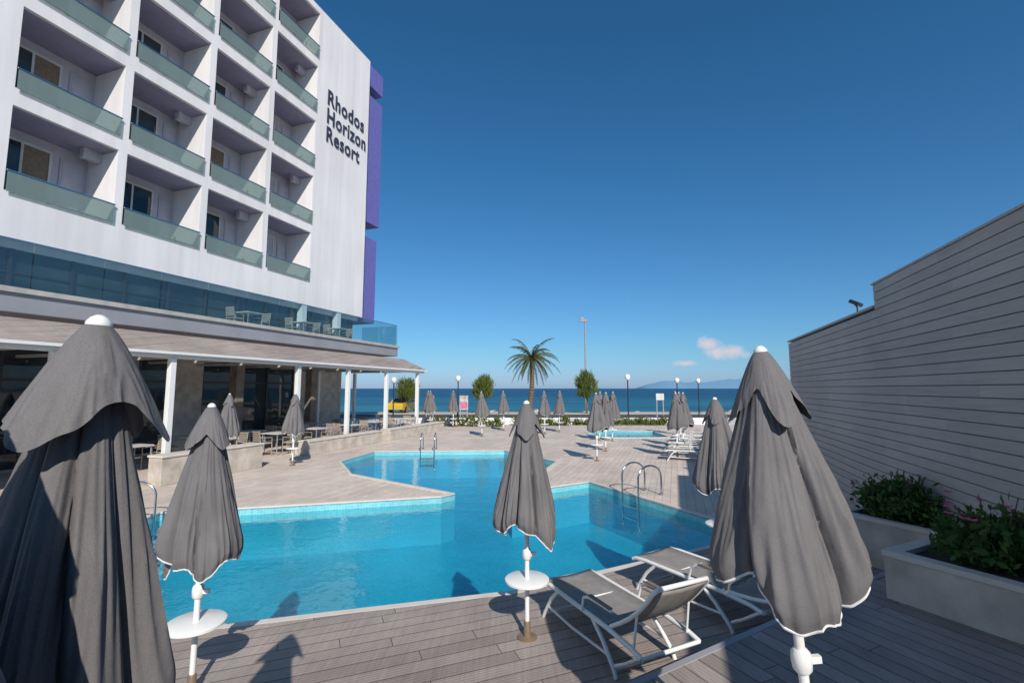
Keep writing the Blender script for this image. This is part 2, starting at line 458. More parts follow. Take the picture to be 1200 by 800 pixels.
for bi,(a,c) in enumerate(bays):
    for fi,z in enumerate(floors):
        bal=MB()
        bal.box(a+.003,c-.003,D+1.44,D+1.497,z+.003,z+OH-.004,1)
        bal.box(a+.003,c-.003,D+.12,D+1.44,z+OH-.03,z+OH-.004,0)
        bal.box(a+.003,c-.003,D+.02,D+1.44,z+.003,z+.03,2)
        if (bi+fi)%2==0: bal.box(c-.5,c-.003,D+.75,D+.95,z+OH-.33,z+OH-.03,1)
        bo=bal.build('balcony',[M['lav'],M['lavlight'],M['fascia']],parent=hotel)
        r=MB(); r.box(a+.02,c-.02,D-.07,D-.055,z-.03,z+.52,0)
        r.build('railing',[M['railglass']],parent=bo)
        r=MB(); r.box(a+.0,c-.0,D-.085,D-.04,z+.52,z+.55,0)
        for q in range(4):
            x=a+.1+q*(c-a-.2)/3; r.box(x-.02,x+.02,D-.053,D+.0,z+.02,z+.10,0)
        r.build('handrail',M['steel'],parent=bo)
        f=MB(); x0=a+.25+rnd.uniform(-.1,.15); x1=x0+1.35; zt=z+1.95; y1=D+1.44; y0=y1-.05
        for xx in (x0,x0+.64,x1-.05): f.box(xx,xx+.06,y0,y1,z+.03,zt,0)
        f.box(x0,x1+.01,y0-.003,y1-.003,zt,zt+.07,0)
        f.build('door_frame',M['offwhite'],parent=bo)
        g=MB(); g.box(x0+.06,x0+.64,y0+.02,y0+.03,z+.03,zt,0); g.build('door',M['glass'],parent=bo)
        g=MB(); q=rnd.random()
        g.box(x0+.70,x1-.05,y0+.02,y0+.03,z+.03,zt,0); g.build('window',M['glass'] if q<.5 else M['wood'] if q<.65 else M['lavlight'],parent=bo)
        f=MB(); f.box(x1+.22,c-.10,y0+.02,y1-.002,z+.03,zt,0); f.box(x1+.27,c-.15,y0+.008,y0+.018,z+.2,zt-.1,0)
        f.build('shutter',M['lavlight'],parent=bo,bevel=.004)
for z0,z1,s1 in ((20.4,21.7,23.6),(12.0,19.8,23.6),(6.1,11.1,23.4)):
    MB().box(S1+.003,s1,D+.5,D+4,z0,z1).build('cladding_panel',M['blue'],parent=hotel,bevel=.01)
for z in (20.1,11.55):
    MB().box(S1+.003,22.6,D+.7,D+3.6,z-.1,z+.1).build('balcony_slab',M['fascia'],parent=hotel)
TZ=4.55
b=MB(); b.box(S0,21.8,14,D+12.9,4.0,TZ); b.build('terrace_slab',M['fascia'],parent=hotel,bevel=.02)
b=MB(); b.box(S0,21.86,13.93,13.997,TZ-.10,TZ+.02); b.box(21.803,21.86,14,D+1,TZ-.10,TZ+.02); b.build('terrace_fascia',M['kerb'],parent=hotel)
gl=MB(); fr=MB(); x=S0
while x<21.0:
    x1=min(x+1.34,21.2); gl.box(x+.04,x1,D+.40,D+.42,TZ+.05,6.0)
    fr.box(x-.035,x+.04,D+.33,D+.45,TZ,6.0); x+=1.38
fr.box(S0,21.3,D+.37,D+.44,TZ,TZ+.05)
fr.box(S0,21.19,D+.36,D+.398,5.35,5.40)
fr.box(21.2,21.27,D+.36,D+.45,TZ+.05,6.0)
gl.box(21.22,21.24,D+.45,D+6,TZ+.05,6.0)
gl.build('window_band',M['glass'],parent=hotel); fr.build('window_mullions',M['dark'],parent=hotel)
for s in (-2,3.4,17.2,19.6):
    MB().box(s,s+.28,D+.02,D+.32,TZ,6.2).build('column',M['white'],parent=hotel)
MB().box(S0,21.0,D+6,D+12.8,TZ,6.2).build('core_wall',M['fascia'],parent=hotel)
bal=empty('terrace_balustrade',parent=hotel)
x=S0
while x<21.6:
    x1=min(x+1.45,21.8)
    MB().box(x,x1-.03,14.04,14.055,TZ+.05,TZ+1.1).build('glass_panel',M['clearglass'],parent=bal); x+=1.45
for t0 in (14.1,15.2): MB().box(21.72,21.735,t0,t0+1.07,TZ+.05,TZ+1.1).build('glass_panel',M['clearglass'],parent=bal)
MB().box(S0,21.75,14.03,14.066,TZ+1.1,TZ+1.13).build('rail',M['steel'],parent=bal)
G=17.2
b=MB(); b.box(S0,21.3,G+.15,D+12.5,0.002,4.0); 
b.box(12.2,13.3,G,G+.15,0.002,3.99); b.box(17.9,21.3,G,G+.15,0.002,3.99); b.box(S0,4,G,G+.15,0.002,3.99)
b.build('lower_wall',M['stone'],parent=hotel)
gl=MB(); fr=MB()
for a,c in ((4,12.2),(13.3,17.9)):
    gl.box(a,c,G+.06,G+.08,.1,3.9)
    n=int((c-a)/1.15); 
    for i in range(n+1):
        xx=a+i*(c-a)/n; fr.box(max(a,xx-.04),min(c,xx+.04),G+.01,G+.10,.05,3.95)
    fr.box(a,c,G+.02,G+.09,2.5,2.58)
gl.build('glazed_doors',M['glass'],parent=hotel); fr.build('door_frames',M['dark'],parent=hotel)
for s in (5.5,9.6,13.4,17.3):
    MB().box(s,s+.35,15.6,15.95,.002,3.99).build('column',M['stonedark'],parent=hotel)

per=tag(empty('veranda_canopy',(0,0,0),PHI),'white-posted veranda canopy with sloping reed roof along the hotel','canopy')
T1,T2=12.55,13.99; SE=22.4
b=MB(); z1,z2=3.22,3.84; th=.05
b.v+=[(S0,T1,z1),(SE,T1,z1),(SE,T2,z2),(S0,T2,z2),(S0,T1,z1+th),(SE,T1,z1+th),(SE,T2,z2+th),(S0,T2,z2+th)]
for f in ((0,3,2,1),(4,5,6,7),(0,1,5,4),(1,2,6,5),(2,3,7,6),(3,0,4,7)): b.f.append(f); b.mi.append(0)
b.build('roof',M['roof'],parent=per)
b=MB(); b.box(S0,SE,12.70,12.78,3.10,3.21); b.box(S0,SE,T1-.04,T1-.003,3.20,3.27); b.build('beam',M['paint'],parent=per,bevel=.006)
b=MB()
x=S0+.3
while x<SE: b.box(x,x+.06,12.81,16.8,3.12,3.2); x+=1.7
b.build('rafters',M['kerb'],parent=per)
MB().box(21.85,SE,14.0,17.0,3.22,3.3).build('side_roof',M['roof'],parent=per)
for s in (3.6,6.4,8.95,13.45,16.2,18.95,21.75):
    c=MB().box(s-.075,s+.075,12.67,12.82,.03,3.10); c.box(s-.11,s+.11,12.635,12.855,0.002,.03)
    c.build('post',M['paint'],parent=per,bevel=.008)
for s in (18.95,21.75): MB().box(s-.07,s+.07,16.6,16.74,0.002,3.12).build('post',M['paint'],parent=per,bevel=.008)

def lowwall(s0,s1,t0,t1,h,label):
    o=empty('low_wall',(0,0,0),PHI); tag(o,label,'low wall','low stone walls beside the veranda')
    MB().box(s0,s1,t0,t1,.002,h).build('wall_body',M['stone'],parent=o,bevel=.01)
    MB().box(s0-.02,s1+.02,t0-.03,t1+.03,h,h+.05).build('wall_coping',M['coping'],parent=o,bevel=.008)
lowwall(8.0,10.9,11.5,11.95,.66,'beige travertine low wall beside pool deck')
lowwall(13.3,17.6,12.0,12.45,.45,'beige travertine low wall before dining tables')
lowwall(18.2,23.4,12.0,12.45,.45,'beige travertine low wall at veranda end')

sg=tag(empty('hotel_sign',(0,0,0),PHI),'dark slate raised letters reading Rhodos Horizon Resort on white wall','sign')
def textmesh(body,name,mat_,size,ext,off=0.0):
    cu=bpy.data.curves.new(name,'FONT'); cu.body=body; cu.size=size; cu.extrude=ext; cu.offset=off; cu.resolution_u=8
    cu.space_character=1.10
    o=bpy.data.objects.new(name,cu); COL.objects.link(o)
    dg=bpy.context.evaluated_depsgraph_get(); dg.update()
    me=bpy.data.meshes.new_from_object(o.evaluated_get(dg)); 
    bpy.data.objects.remove(o); me.materials.clear(); me.materials.append(mat_)
    return me
for body,z in (('Rhodos',16.68),('Horizon',15.70),('Resort',14.72)):
    me=textmesh(body,'lettering',M['letter'],1.0,.02,.011)
    xsv=[v.co.x for v in me.vertices]; w=max(xsv)-min(xsv); x0=min(xsv)
    kx={'Rhodos':2.9,'Horizon':3.1,'Resort':2.6}[body]/w
    for v in me.vertices:
        x,y,zz=v.co; v.co=(18.25+(x-x0)*kx, D-.03-zz, z+y*1.12)
    o=bpy.data.objects.new('lettering',me); COL.objects.link(o); o.parent=sg

# ------------------------------------------------------------------ boarded wall
wl=tag(empty('boarded_wall',(0,0,0),PHI),'tall stepped wall clad in grey horizontal boards','wall')
b=MB(); bh=.136; T=-3.1; WE=15.1
z=.03
rr=random.Random(5)
while z+bh<4.02:
    send=WE if z+bh<=3.62 else 9.0
    x=-8+rr.random()*3
    b.box(-8,x-.003,T-.028,T,z,z+bh-.011)
    while x<send:
        x1=min(x+3.6,send); b.box(x,x1-.003,T-.028,T,z,z+bh-.011); x=x1
    z+=bh
b.build('cladding_boards',M['clad'],parent=wl,bevel=.002)
MB().box(-8,9.0,T-.33,T-.03,.002,z-.02).box(9.0,WE,T-.33,T-.03,.002,3.57).build('wall_core',M['dark'],parent=wl)
MB().box(-8,9.02,T-.35,T+.02,z-.008,z+.02).box(9.03,WE+.03,T-.35,T+.02,3.60,3.64).build('wall_cap',M['clad'],parent=wl)
fl=tag(empty('floodlight',W(10.2,T-.15,3.64),PHI),'small dark floodlight on a bracket atop boarded wall','lamp')
MB().tube([(0,0,0),(0,0,.16),(.10,.0,.22)],.014).build('bracket',M['dark'],parent=fl)
MB().box(-.13,.13,-.05,.05,.0,.07).build('lamp_head',M['dark'],parent=fl,bevel=.01,loc=(.12,0,.22),rot=(R(20),R(-25),R(20)))

# ------------------------------------------------------------------ planters
def leafcloud(mbb,cx,cy,cz,rx,ry,rz,clumps,per,leaf,rg,m=0,up=.0,cl=.22,slim=.28):
    for _ in range(clumps):
        while True:
            p=Vector((rg.uniform(-1,1),rg.uniform(-1,1),rg.uniform(-1,1)))
            if .25<p.length<1: break
        c=Vector((cx+p.x*rx,cy+p.y*ry,cz+p.z*rz)); sz=cl*(.6+rg.random()*.8)
        for _ in range(per):
            q=c+Vector((rg.gauss(0,sz),rg.gauss(0,sz),rg.gauss(0,sz*.8)))
            d=Vector((rg.uniform(-1,1),rg.uniform(-1,1),rg.uniform(-.6,1)+up)).normalized()
            e=d.orthogonal().normalized(); e.rotate(Quaternion(d,rg.uniform(0,6.28)))
            l=leaf*(.6+.8*rg.random()); w=l*slim
            mbb.poly([q-e*w*.2,q+d*l*.5+e*w,q+d*l,q+d*l*.5-e*w],m)
    return mbb
def planter(A,z0,h,label,seed,off=(0,0)):
    A=Vector(A); u=Vector((.44,-.898)); v=Vector((.898,.44))
    t=-(-.9455*A.x+.3256*A.y); L=(3.04-t)/.709
    P=[A,A+u*L,A+v*L]
    cen=(P[0]+P[1]+P[2])/3
    o=tag(empty('planter',(0,0,0)),label,'planter','travertine planters along the boarded wall')
    cc=[tuple(p) for p in P]
    MB().prism(cc,z0+.003,z0+h-.05).build('planter_box',M['stone'],parent=o,bevel=.006)
    inn=[tuple(cen+(p-cen)*.80) for p in P]; out=[tuple(cen+(p-cen)+(p-cen).normalized()*.015) for p in P]
    r=MB()
    for i in range(3):
        j=(i+1)%3
        r.poly([(*out[i],z0+h),(*out[j],z0+h),(*inn[j],z0+h),(*inn[i],z0+h)])
        r.poly([(*out[i],z0+h-.048),(*out[j],z0+h-.048),(*out[j],z0+h),(*out[i],z0+h)])
        r.poly([(*inn[j],z0+h-.048),(*inn[i],z0+h-.048),(*inn[i],z0+h),(*inn[j],z0+h)])
    r.build('planter_rim',M['coping'],parent=o)
    MB().poly([(*p,z0+h-.045) for p in inn]).build('planter_soil',M['soil'],parent=o)
    rg=random.Random(seed)
    s=tag(empty('flowering_shrub',(cen.x+off[0],cen.y+off[1],z0+h-.05)),'leafy green shrub with pink flowers growing in stone planter','shrub','shrubs in the planters')
    lf=MB()
    leafcloud(lf,.05,.0,.19,.40,.40,.22,66,44,.085,rg,cl=.085,up=.35,slim=.22)
    lf.build('foliage',M['shrub'],parent=s)
    st=MB()
    for _ in range(26):
        a=rg.uniform(0,6.28); q=rg.uniform(.1,.38); st.tube([(0.6*q*math.cos(a)*.3,.3*q*math.sin(a)*.3,0),(q*math.cos(a)+.05,q*math.sin(a),.25+rg.random()*.35)],.006,4)
    st.build('stem',M['bark'],parent=s)
    flw=MB()
    for _ in range(15):
        a=rg.uniform(0,6.28); q=rg.uniform(.1,.50); c0=Vector((q*math.cos(a)+.0,q*math.sin(a),.26+rg.random()*.28))
        for kk in range(5):
            aa=kk*1.2566; d=Vector((math.cos(aa),math.sin(aa),.4))*.045; e=Vector((-math.sin(aa),math.cos(aa),0))*.022
            flw.poly([c0,c0+d*.6+e,c0+d,c0+d*.6-e])
    flw.build('blossom',M['flower'],parent=s)
planter((3.50,4.60),.35,.44,'beige travertine planter standing on raised deck',1,(.05,.0))
planter((4.45,6.60),.025,.62,'beige travertine planter on lower deck beside wall',2,(.0,.0))

# ------------------------------------------------------------------ umbrellas
def canopy(seed,nt=260,nz=54,wid=1.0,hemz=.985,capw=1.0):
    rg=random.Random(seed); p=[rg.uniform(0,6.28) for _ in range(8)]
    nl=7; lobz=[rg.uniform(-.10,.07) for _ in range(nl)]; lobr=[rg.uniform(-.14,.14) for _ in range(nl)]
    lobh=[rg.uniform(.28,.50) for _ in range(nl)]; shp=[rg.uniform(.45,.95) for _ in range(nl)]
    prof=[(0,.03),(.08,.075),(.2,.112),(.4,.165),(.6,.216),(.78,.262),(.88,.286),(.95,.29),(1,.272)]
    def Rv(v):
        for i in range(len(prof)-1):
            if v<=prof[i+1][0]:
                f=(v-prof[i][0])/(prof[i+1][0]-prof[i][0]); return prof[i][1]*(1-f)+prof[i+1][1]*f
        return prof[-1][1]
    b=MB(); hem=[]
    for i in range(nz+1):
        v=i/nz
        for j in range(nt):
            th=2*math.pi*j/nt
            tw=th+.36*math.sin(th+p[0])+.16*math.sin(2*th+p[1])+.22*v*math.sin(p[2])+.05*math.sin(4*v+p[5]+th)
            ph=(tw*nl/(2*math.pi)+10)%nl
            li=int(ph)%nl; f=ph-int(ph)
            lobe=math.sin(math.pi*f**shp[li])**.6 if 0<f<1 else 0
            n_a=noise.noise(Vector((math.cos(th)*3.2+seed,math.sin(th)*3.2,v*1.8)))
            n_b=noise.noise(Vector((math.cos(th)*7+seed*3,math.sin(th)*7,v*1.6+4)))
            rid=1-abs(n_b)*2.4
            amp=min(1,.25+v*1.5)
            r=Rv(v)*wid*(1+amp*(lobh[li]*(lobe-.62)+lobr[li]*lobe*v+.06*(rid-.6)))
            r*=1+.11*v*math.cos(th-p[4])+.06*n_a*amp
            zh=hemz+lobz[li]*math.sin(math.pi*f)+.05*math.sin(3*th+p[6])+.03*math.sin(7*th+p[7])
            z=2.08-(2.08-zh)*v
            q=(r*math.cos(th),r*math.sin(th),z); b.v.append(q)
            if i==nz: hem.append(q)
    for i in range(nz):
        for j in range(nt):
            j2=(j+1)%nt; b.f.append((i*nt+j,(i+1)*nt+j,(i+1)*nt+j2,i*nt+j2)); b.mi.append(0)
    c=MB(); n2=max(10,nz//3); rr0=p[3]
    for i in range(n2+1):
        v=i/n2
        for j in range(nt):
            th=2*math.pi*j/nt
            tw=th+.25*math.sin(th+p[1])+.12*math.sin(2*th+p[6])
            k4=abs(math.cos(2*tw+rr0))**1.6
            n_a=noise.noise(Vector((math.cos(th)*2.2,math.sin(th)*2.2,v*2+seed*2)))
            n_b=abs(noise.noise(Vector((math.cos(th)*5,math.sin(th)*5,v*1.5+seed))))
            rr_=.03+v**.85*(.088+.062*k4)*capw
            rr_*=1+(.12*n_a-.12*n_b)*v
            zz=2.13-(.20+.125*k4+.04*n_a)*v
            c.v.append((rr_*math.cos(th),rr_*math.sin(th),zz))
    for i in range(n2):
        for j in range(nt):
            j2=(j+1)%nt; c.f.append((i*nt+j,(i+1)*nt+j,(i+1)*nt+j2,i*nt+j2)); c.mi.append(0)
    return b,c,hem
def umbrella(loc,tilt,seed,hi=True,label='closed grey canvas parasol with white piping and pole',wid=1.0,hemz=.985,capw=1.0):
    nt,nz=(260,54) if hi else (80,18)
    o=tag(empty('closed_umbrella',loc,rot=(tilt[0],tilt[1],0)),label,'umbrella','closed parasols around the pool')
    b,c,hem=canopy(seed,nt,nz,wid,hemz,capw)
    b.build('canopy',M['fabric'],smooth=True,parent=o,sharp=75)
    c.build('vent_cap',M['fabric'],smooth=True,parent=o,sharp=75)
    MB().tube(hem,.0055,5,closed=True).build('hem_piping',M['trim'],smooth=True,parent=o)
    MB().tube([(0,0,.03),(0,0,2.12)],.021,14).build('pole',M['paint'],smooth=True,parent=o)
    MB().lathe([(.026,2.112),(.030,2.122),(.030,2.138),(.020,2.152),(.008,2.160)],16).build('finial',M['paint'],smooth=True,parent=o)
    rb=MB()
    for i in range(8):
        a=i*math.pi/4+seed; rb.tube([(.03*math.cos(a),.03*math.sin(a),2.0),(.11*math.cos(a),.11*math.sin(a),.99)],.007,5)
    rb.lathe([(.035,.96),(.04,.98),(.04,1.03),(.03,1.05)],12)
    rb.build('ribs',M['fascia'],parent=o)
    MB().lathe([(.028,.69),(.040,.705),(.043,.74),(.040,.775),(.028,.79)],16).box(.03,.085,-.012,.012,.725,.755).build('crank_housing',M['paint'],smooth=True,parent=o)
    MB().lathe([(.04,.485),(.19,.492),(.205,.50),(.205,.518),(.195,.525),(.05,.525)],40).lathe([(.03,.44),(.045,.45),(.045,.485)],16).build('side_table',M['paint'],smooth=True,parent=o)
    MB().lathe([(.09,.0),(.09,.012),(.035,.02),(.03,.14),(.022,.15)],20).build('ground_socket',M['wood'],smooth=True,parent=o)
    return o
umbrella((.14,4.56,.025),(0,0),11,wid=.98)
umbrella((-2.40,3.75,.025),(0,R(.6)),12,wid=.84,hemz=.97)
umbrella((1.36,2.24,.35),(0,R(-4.6)),23,label='closed grey canvas parasol leaning slightly on raised deck',wid=.95,hemz=1.10)
umbrella((-1.28,1.32,.35),(0,R(2.9)),14,label='closed grey canvas parasol on raised deck, mostly shaded',wid=.80,capw=1.15)
umbrella((-1.12,.73,.35),(0,0),19,label='added out-of-view closed parasol that shades the near left parasol',wid=1.15)  # added outside the view, only to cast shade on the near left parasol
umbrella((2.76,6.35,.025),(0,R(-1)),15,label='closed grey canvas parasol behind sun loungers',wid=1.1)
lo=umbrella((-6.6,14.4,0),(0,0),16,hi=False,label='closed grey canvas parasol on the pool deck')
lo2=umbrella((2.72,15.3,0),(0,0),17,hi=False,label='closed grey canvas parasol on the pool deck')
rg=random.Random(9)
for i,(x,y) in enumerate([(-8.05,13.5),(3.45,17.6),(5.5,15.9),(6.2,17.3),(6.7,18.9),(-1.45,23),(-.45,26),(1.66,24),(2.5,25.2),(-4.7,27.2),(-3.5,28.3),(-5.1,29),(4.4,20.9),(3.9,21.2),(8.3,24)]):
    clone((lo,lo2)[i%2],(x,y,0),rot=(R(rg.uniform(-1.5,1.5)),R(rg.uniform(-1.5,1.5)),rg.uniform(0,6.28)))

# ------------------------------------------------------------------ loungers
def lounger(loc,rotz,ang,label):
    o=tag(empty('sun_lounger',loc,rotz),label,'sun lounger','sun loungers by the pool')
    ca,sa=math.cos(ang),math.sin(ang); hy=1.18; hz=.36
    f=MB()
    for sx in (-1,1):
        x=.32*sx
        f.tube([(x,0.0,.33),(x,.05,.355),(x,.2,.365),(x,hy,.355),(x,1.5,.33),(x,1.62,.30)],.022,10)
        f.tube([(x,.34,.35),(x*1.02,.22,.24),(x*1.05,.10,.06),(x*1.05,.07,.0)],.020,10)
        f.tube([(x,.95,.35),(x*1.02,1.12,.22),(x*1.05,1.28,.06),(x*1.05,1.31,.0)],.020,10)
        f.tube([(x,1.60,.30),(x*1.02,1.42,.17),(x*1.05,1.30,.10)],.016,8)
        f.tube([(x*1.03,.16,.14),(x*1.03,.6,.12),(x*1.03,1.22,.14)],.013,8)
    f.tube([(-.32,0,.33),(.32,0,.33)],.022,10); f.tube([(-.33,.1,.05),(.33,.1,.05)],.014,8); f.tube([(-.33,1.28,.06),(.33,1.28,.06)],.014,8)
    f.tube([(-.32,1.62,.30),(.32,1.62,.30)],.018,8); f.tube([(-.32,.6,.35),(.32,.6,.35)],.013,8)
    f.build('frame',M['paint'],smooth=True,parent=o)
    n=16
    def sheet_(s,pts,wx):
        b0=len(s.v)
        for (y,z) in pts:
            for x in (-wx,-wx*.5,0,wx*.5,wx): s.v.append((x,y,z-.018*(1-(x/wx)**2)))
        k5=5
        for i in range(len(pts)-1):
            for j in range(4): s.f.append((b0+i*k5+j,b0+i*k5+j+1,b0+(i+1)*k5+j+1,b0+(i+1)*k5+j)); s.mi.append(0)
    s=MB(); sheet_(s,[(.02+i*(hy-.04)/n,.376-.004*math.sin(math.pi*i/n)) for i in range(n+1)],.312)
    so=s.build('seat',M['sling'],smooth=True,parent=o); md=so.modifiers.new('th','SOLIDIFY'); md.thickness=.012
    def bk(d):   # gently curved backrest profile
        bend=.055*math.sin(math.pi*min(1,d/.77)*.9)
        return (hy+.02+ca*d+sa*bend,hz+.012+sa*d-ca*bend)
    s=MB(); sheet_(s,[bk(i/n*.745) for i in range(n+1)],.285)
    so=s.build('backrest',M['sling'],smooth=True,parent=o); md=so.modifiers.new('th','SOLIDIFY'); md.thickness=.012
    g=MB()
    left=[(-.30,*bk(d)) for d in (0,.15,.3,.45,.6,.73)]; tp=bk(.77)
    g.tube(left+[(-.27,*tp),(.27,*tp)]+[(.30,y,z) for (_,y,z) in reversed(left)],.019,10)
    if sa>.3:
        for sx in (-.29,.29): g.tube([(sx,*bk(.42)),(sx*1.03,1.50,.33)],.011,8)
    g.build('back_frame',M['paint'],smooth=True,parent=o)
    for sx in (-.35,.35):
        MB().tube([(sx,.82,.365),(sx,.86,.50),(sx,.95,.535),(sx,1.28,.54)],[.013,.013,.016,.014],8).build('armrest',M['paint'],smooth=True,parent=o)
        MB().box(sx-.022,sx+.022,.95,1.27,.549,.563).build('armrest_pad',M['wood'],parent=o,bevel=.004)
    return o
az=math.atan2(-.9,.44)-math.pi/2
L1=lounger((.57,5.16,.025),az,R(43),'white-framed sun lounger with grey sling, backrest raised, by pool edge')
L2=lounger((1.66,5.84,.025),az+R(7),R(12),'white-framed sun lounger with grey sling, backrest nearly flat')
L1.scale=(.92,.92,.92); L2.scale=(.94,.94,.94)
for i,(x,y,r) in enumerate([(5.0,15.6,-1.9),(5.4,16.8,-1.85),(5.9,18.0,-1.9),(6.4,19.2,-1.8),(6.9,20.5,-1.85)]):
    clone(L1,(x,y,0),rotz=r,label='white-framed sun lounger with grey sling on far pool deck')

# ------------------------------------------------------------------ pool ladders
def ladder(loc,rotz):
    o=tag(empty('pool_ladder',loc,rotz),'polished steel pool ladder with curved handrails at pool edge','pool ladder','pool ladders')
    for sx in (-.25,.25):
        pts=[(sx,-.60,0.0),(sx,-.60,.34)]
        for k_ in range(11):
            a=math.pi*k_/10; pts.append((sx,-.27-.33*math.cos(a),.37+.25*math.sin(a)))
        pts+=[(sx,.06,.1),(sx,.06,-.6)]
        MB().tube(pts,.020,10).build('handrail',M['steel'],smooth=True,parent=o)
        MB().lathe([(.045,0),(.045,.015),(.025,.03)],14,c=(sx,-.60)).build('flange',M['steel'],smooth=True,parent=o)
    for z in (-.25,-.5):
        MB().box(-.235,.235,.03,.10,z-.010,z+.010).build('step',M['steel'],parent=o)
    return o
ladder((2.60,10.42,.028),R(118))
ladder((-6.38,8.35,.028),R(-83))
ladder((-3.1,17.55,.028),R(182))

# ------------------------------------------------------------------ tables and chairs
def chair(loc,rotz):
    o=tag(empty('dining_chair',loc,rotz),'beige wicker dining chair beside cafe table','chair','dining chairs')
    f=MB()
    for sx in (-.2,.2):
        f.tube([(sx,-.2,0),(sx,-.2,.62)],.012,6); f.tube([(sx,.24,0),(sx,.2,.45),(sx,.25,.86)],.012,6)
        f.tube([(sx,-.2,.62),(sx,.22,.64)],.012,6)
    f.build('chair_frame',M['wicker'],parent=o)
    MB().box(-.21,.21,-.21,.21,.42,.46).build('seat',M['wicker'],parent=o,bevel=.01)
    b=MB()
    for i in range(5): b.box(-.20,.20,.215+i*.006,.235+i*.006,.52+i*.07,.57+i*.07)
    b.build('backrest',M['wicker'],parent=o)
    return o
def table(loc,rotz):
    o=tag(empty('cafe_table',loc,rotz),'square cafe table with pale top and four legs','table','cafe tables')
    MB().box(-.38,.38,-.38,.38,.71,.745).build('table_top',M['offwhite'],parent=o,bevel=.005)
    for sx in (-.33,.33):
        for sy in (-.33,.33): MB().tube([(sx,sy,0),(sx,sy,.71)],.016,6).build('leg',M['fascia'],parent=o)
    return o
C0=chair(W(9,14.2,0)-E*.65,PHI+R(90)); T0=table(W(9,14.2,0),PHI)
spots=[(11.2,13.6),(11.4,15.2),(13.3,13.4),(13.6,15.0),(15.3,13.5),(15.5,15.1),(17.3,13.4),(17.5,15.1),(19.3,13.6),(19.6,15.2),(21.4,13.6),(21.5,15.2)]
clone(C0,W(9,14.2,0)+E*.65,rotz=PHI+R(-90))
for s,t in spots:
    clone(T0,W(s,t),rotz=PHI)
    clone(C0,W(s,t)-E*.62,rotz=PHI+R(90+rg.uniform(-12,12))); clone(C0,W(s,t)+E*.62,rotz=PHI+R(-90+rg.uniform(-12,12)))
    if rg.random()<.6: clone(C0,W(s,t)-NN*.65,rotz=PHI+R(180+rg.uniform(-9,9)))
for s in (14.1,17.0,19.4):
    clone(T0,W(s,15.95,TZ),rotz=PHI,label='square cafe table standing on upper terrace')
    for d,r in ((-.62,90),(.62,-90)): clone(C0,W(s,15.95,TZ)+E*d,rotz=PHI+R(r),label='beige chair standing on upper terrace')

# ------------------------------------------------------------------ promenade
def hedge(x0,x1,y,z,h,d,seed,label):
    rg=random.Random(seed); b=MB(); n=int((x1-x0)*16)
    for i in range(n):
        cx=rg.uniform(x0,x1); cy=y+rg.uniform(-d,d); top=h*(.75+.5*noise.noise(Vector((cx*1.3,seed,0))))
        cz=z+rg.uniform(.05,1)*top
        leafcloud(b,cx,cy,cz,.12,.12,.08,1,26,.12,rg,cl=.10,up=.5,slim=.35)
    o=b.build('hedge',M['hedge']); tag(o,label,'hedge')
hedge(-5.4,-.6,29.0,0,.62,.4,1,'low clipped green hedge along promenade wall')
hedge(.2,3.6,29.6,0,.45,.3,5,'low green hedge along promenade wall')
hedge(3.9,11,30.0,0,.40,.25,2,'low green hedge beside the white wall')
tag(MB().box(-7,13,30.45,30.75,.002,.42).build('promenade_wall',M['white'],bevel=.015),'low white rendered wall along the promenade','low wall')
def lamp(x,y,h):
    o=tag(empty('street_lamp',(x,y,0)),'black iron street lamp with white globe on promenade','street lamp','globe lamps on the promenade')
    MB().lathe([(.12,0),(.12,.08),(.07,.15),(.06,.5),(.045,.6),(.04,h-.35),(.07,h-.33),(.04,h-.3)],12).build('lamp_post',M['black'],smooth=True,parent=o)
    MB().lathe([(.05,h-.3),(.14,h-.22),(.19,h-.08),(.18,h+.04),(.12,h+.12),(.03,h+.15)],14).build('lamp_globe',M['globe'],smooth=True,parent=o)
    return o
for x,y,h in ((8.1,33,3.15),(-4.0,35,3.1),(13.3,38,3.0),(15.8,40,3.0),(-8.4,33.5,2.95)): lamp(x,y,h)
o=tag(empty('tall_light_mast',(7.85,50,-.06)),'tall grey lighting mast with angled floodlight head','street lamp')
MB().tube([(0,0,0),(0,0,9.6)],[.13,.08],10).build('mast',M['fascia'],smooth=True,parent=o)
MB().box(-.55,.25,-.12,.12,9.5,9.72).box(-.5,-.15,-.14,.14,9.72,9.95).build('lamp_head',M['fascia'],parent=o,bevel=.02)
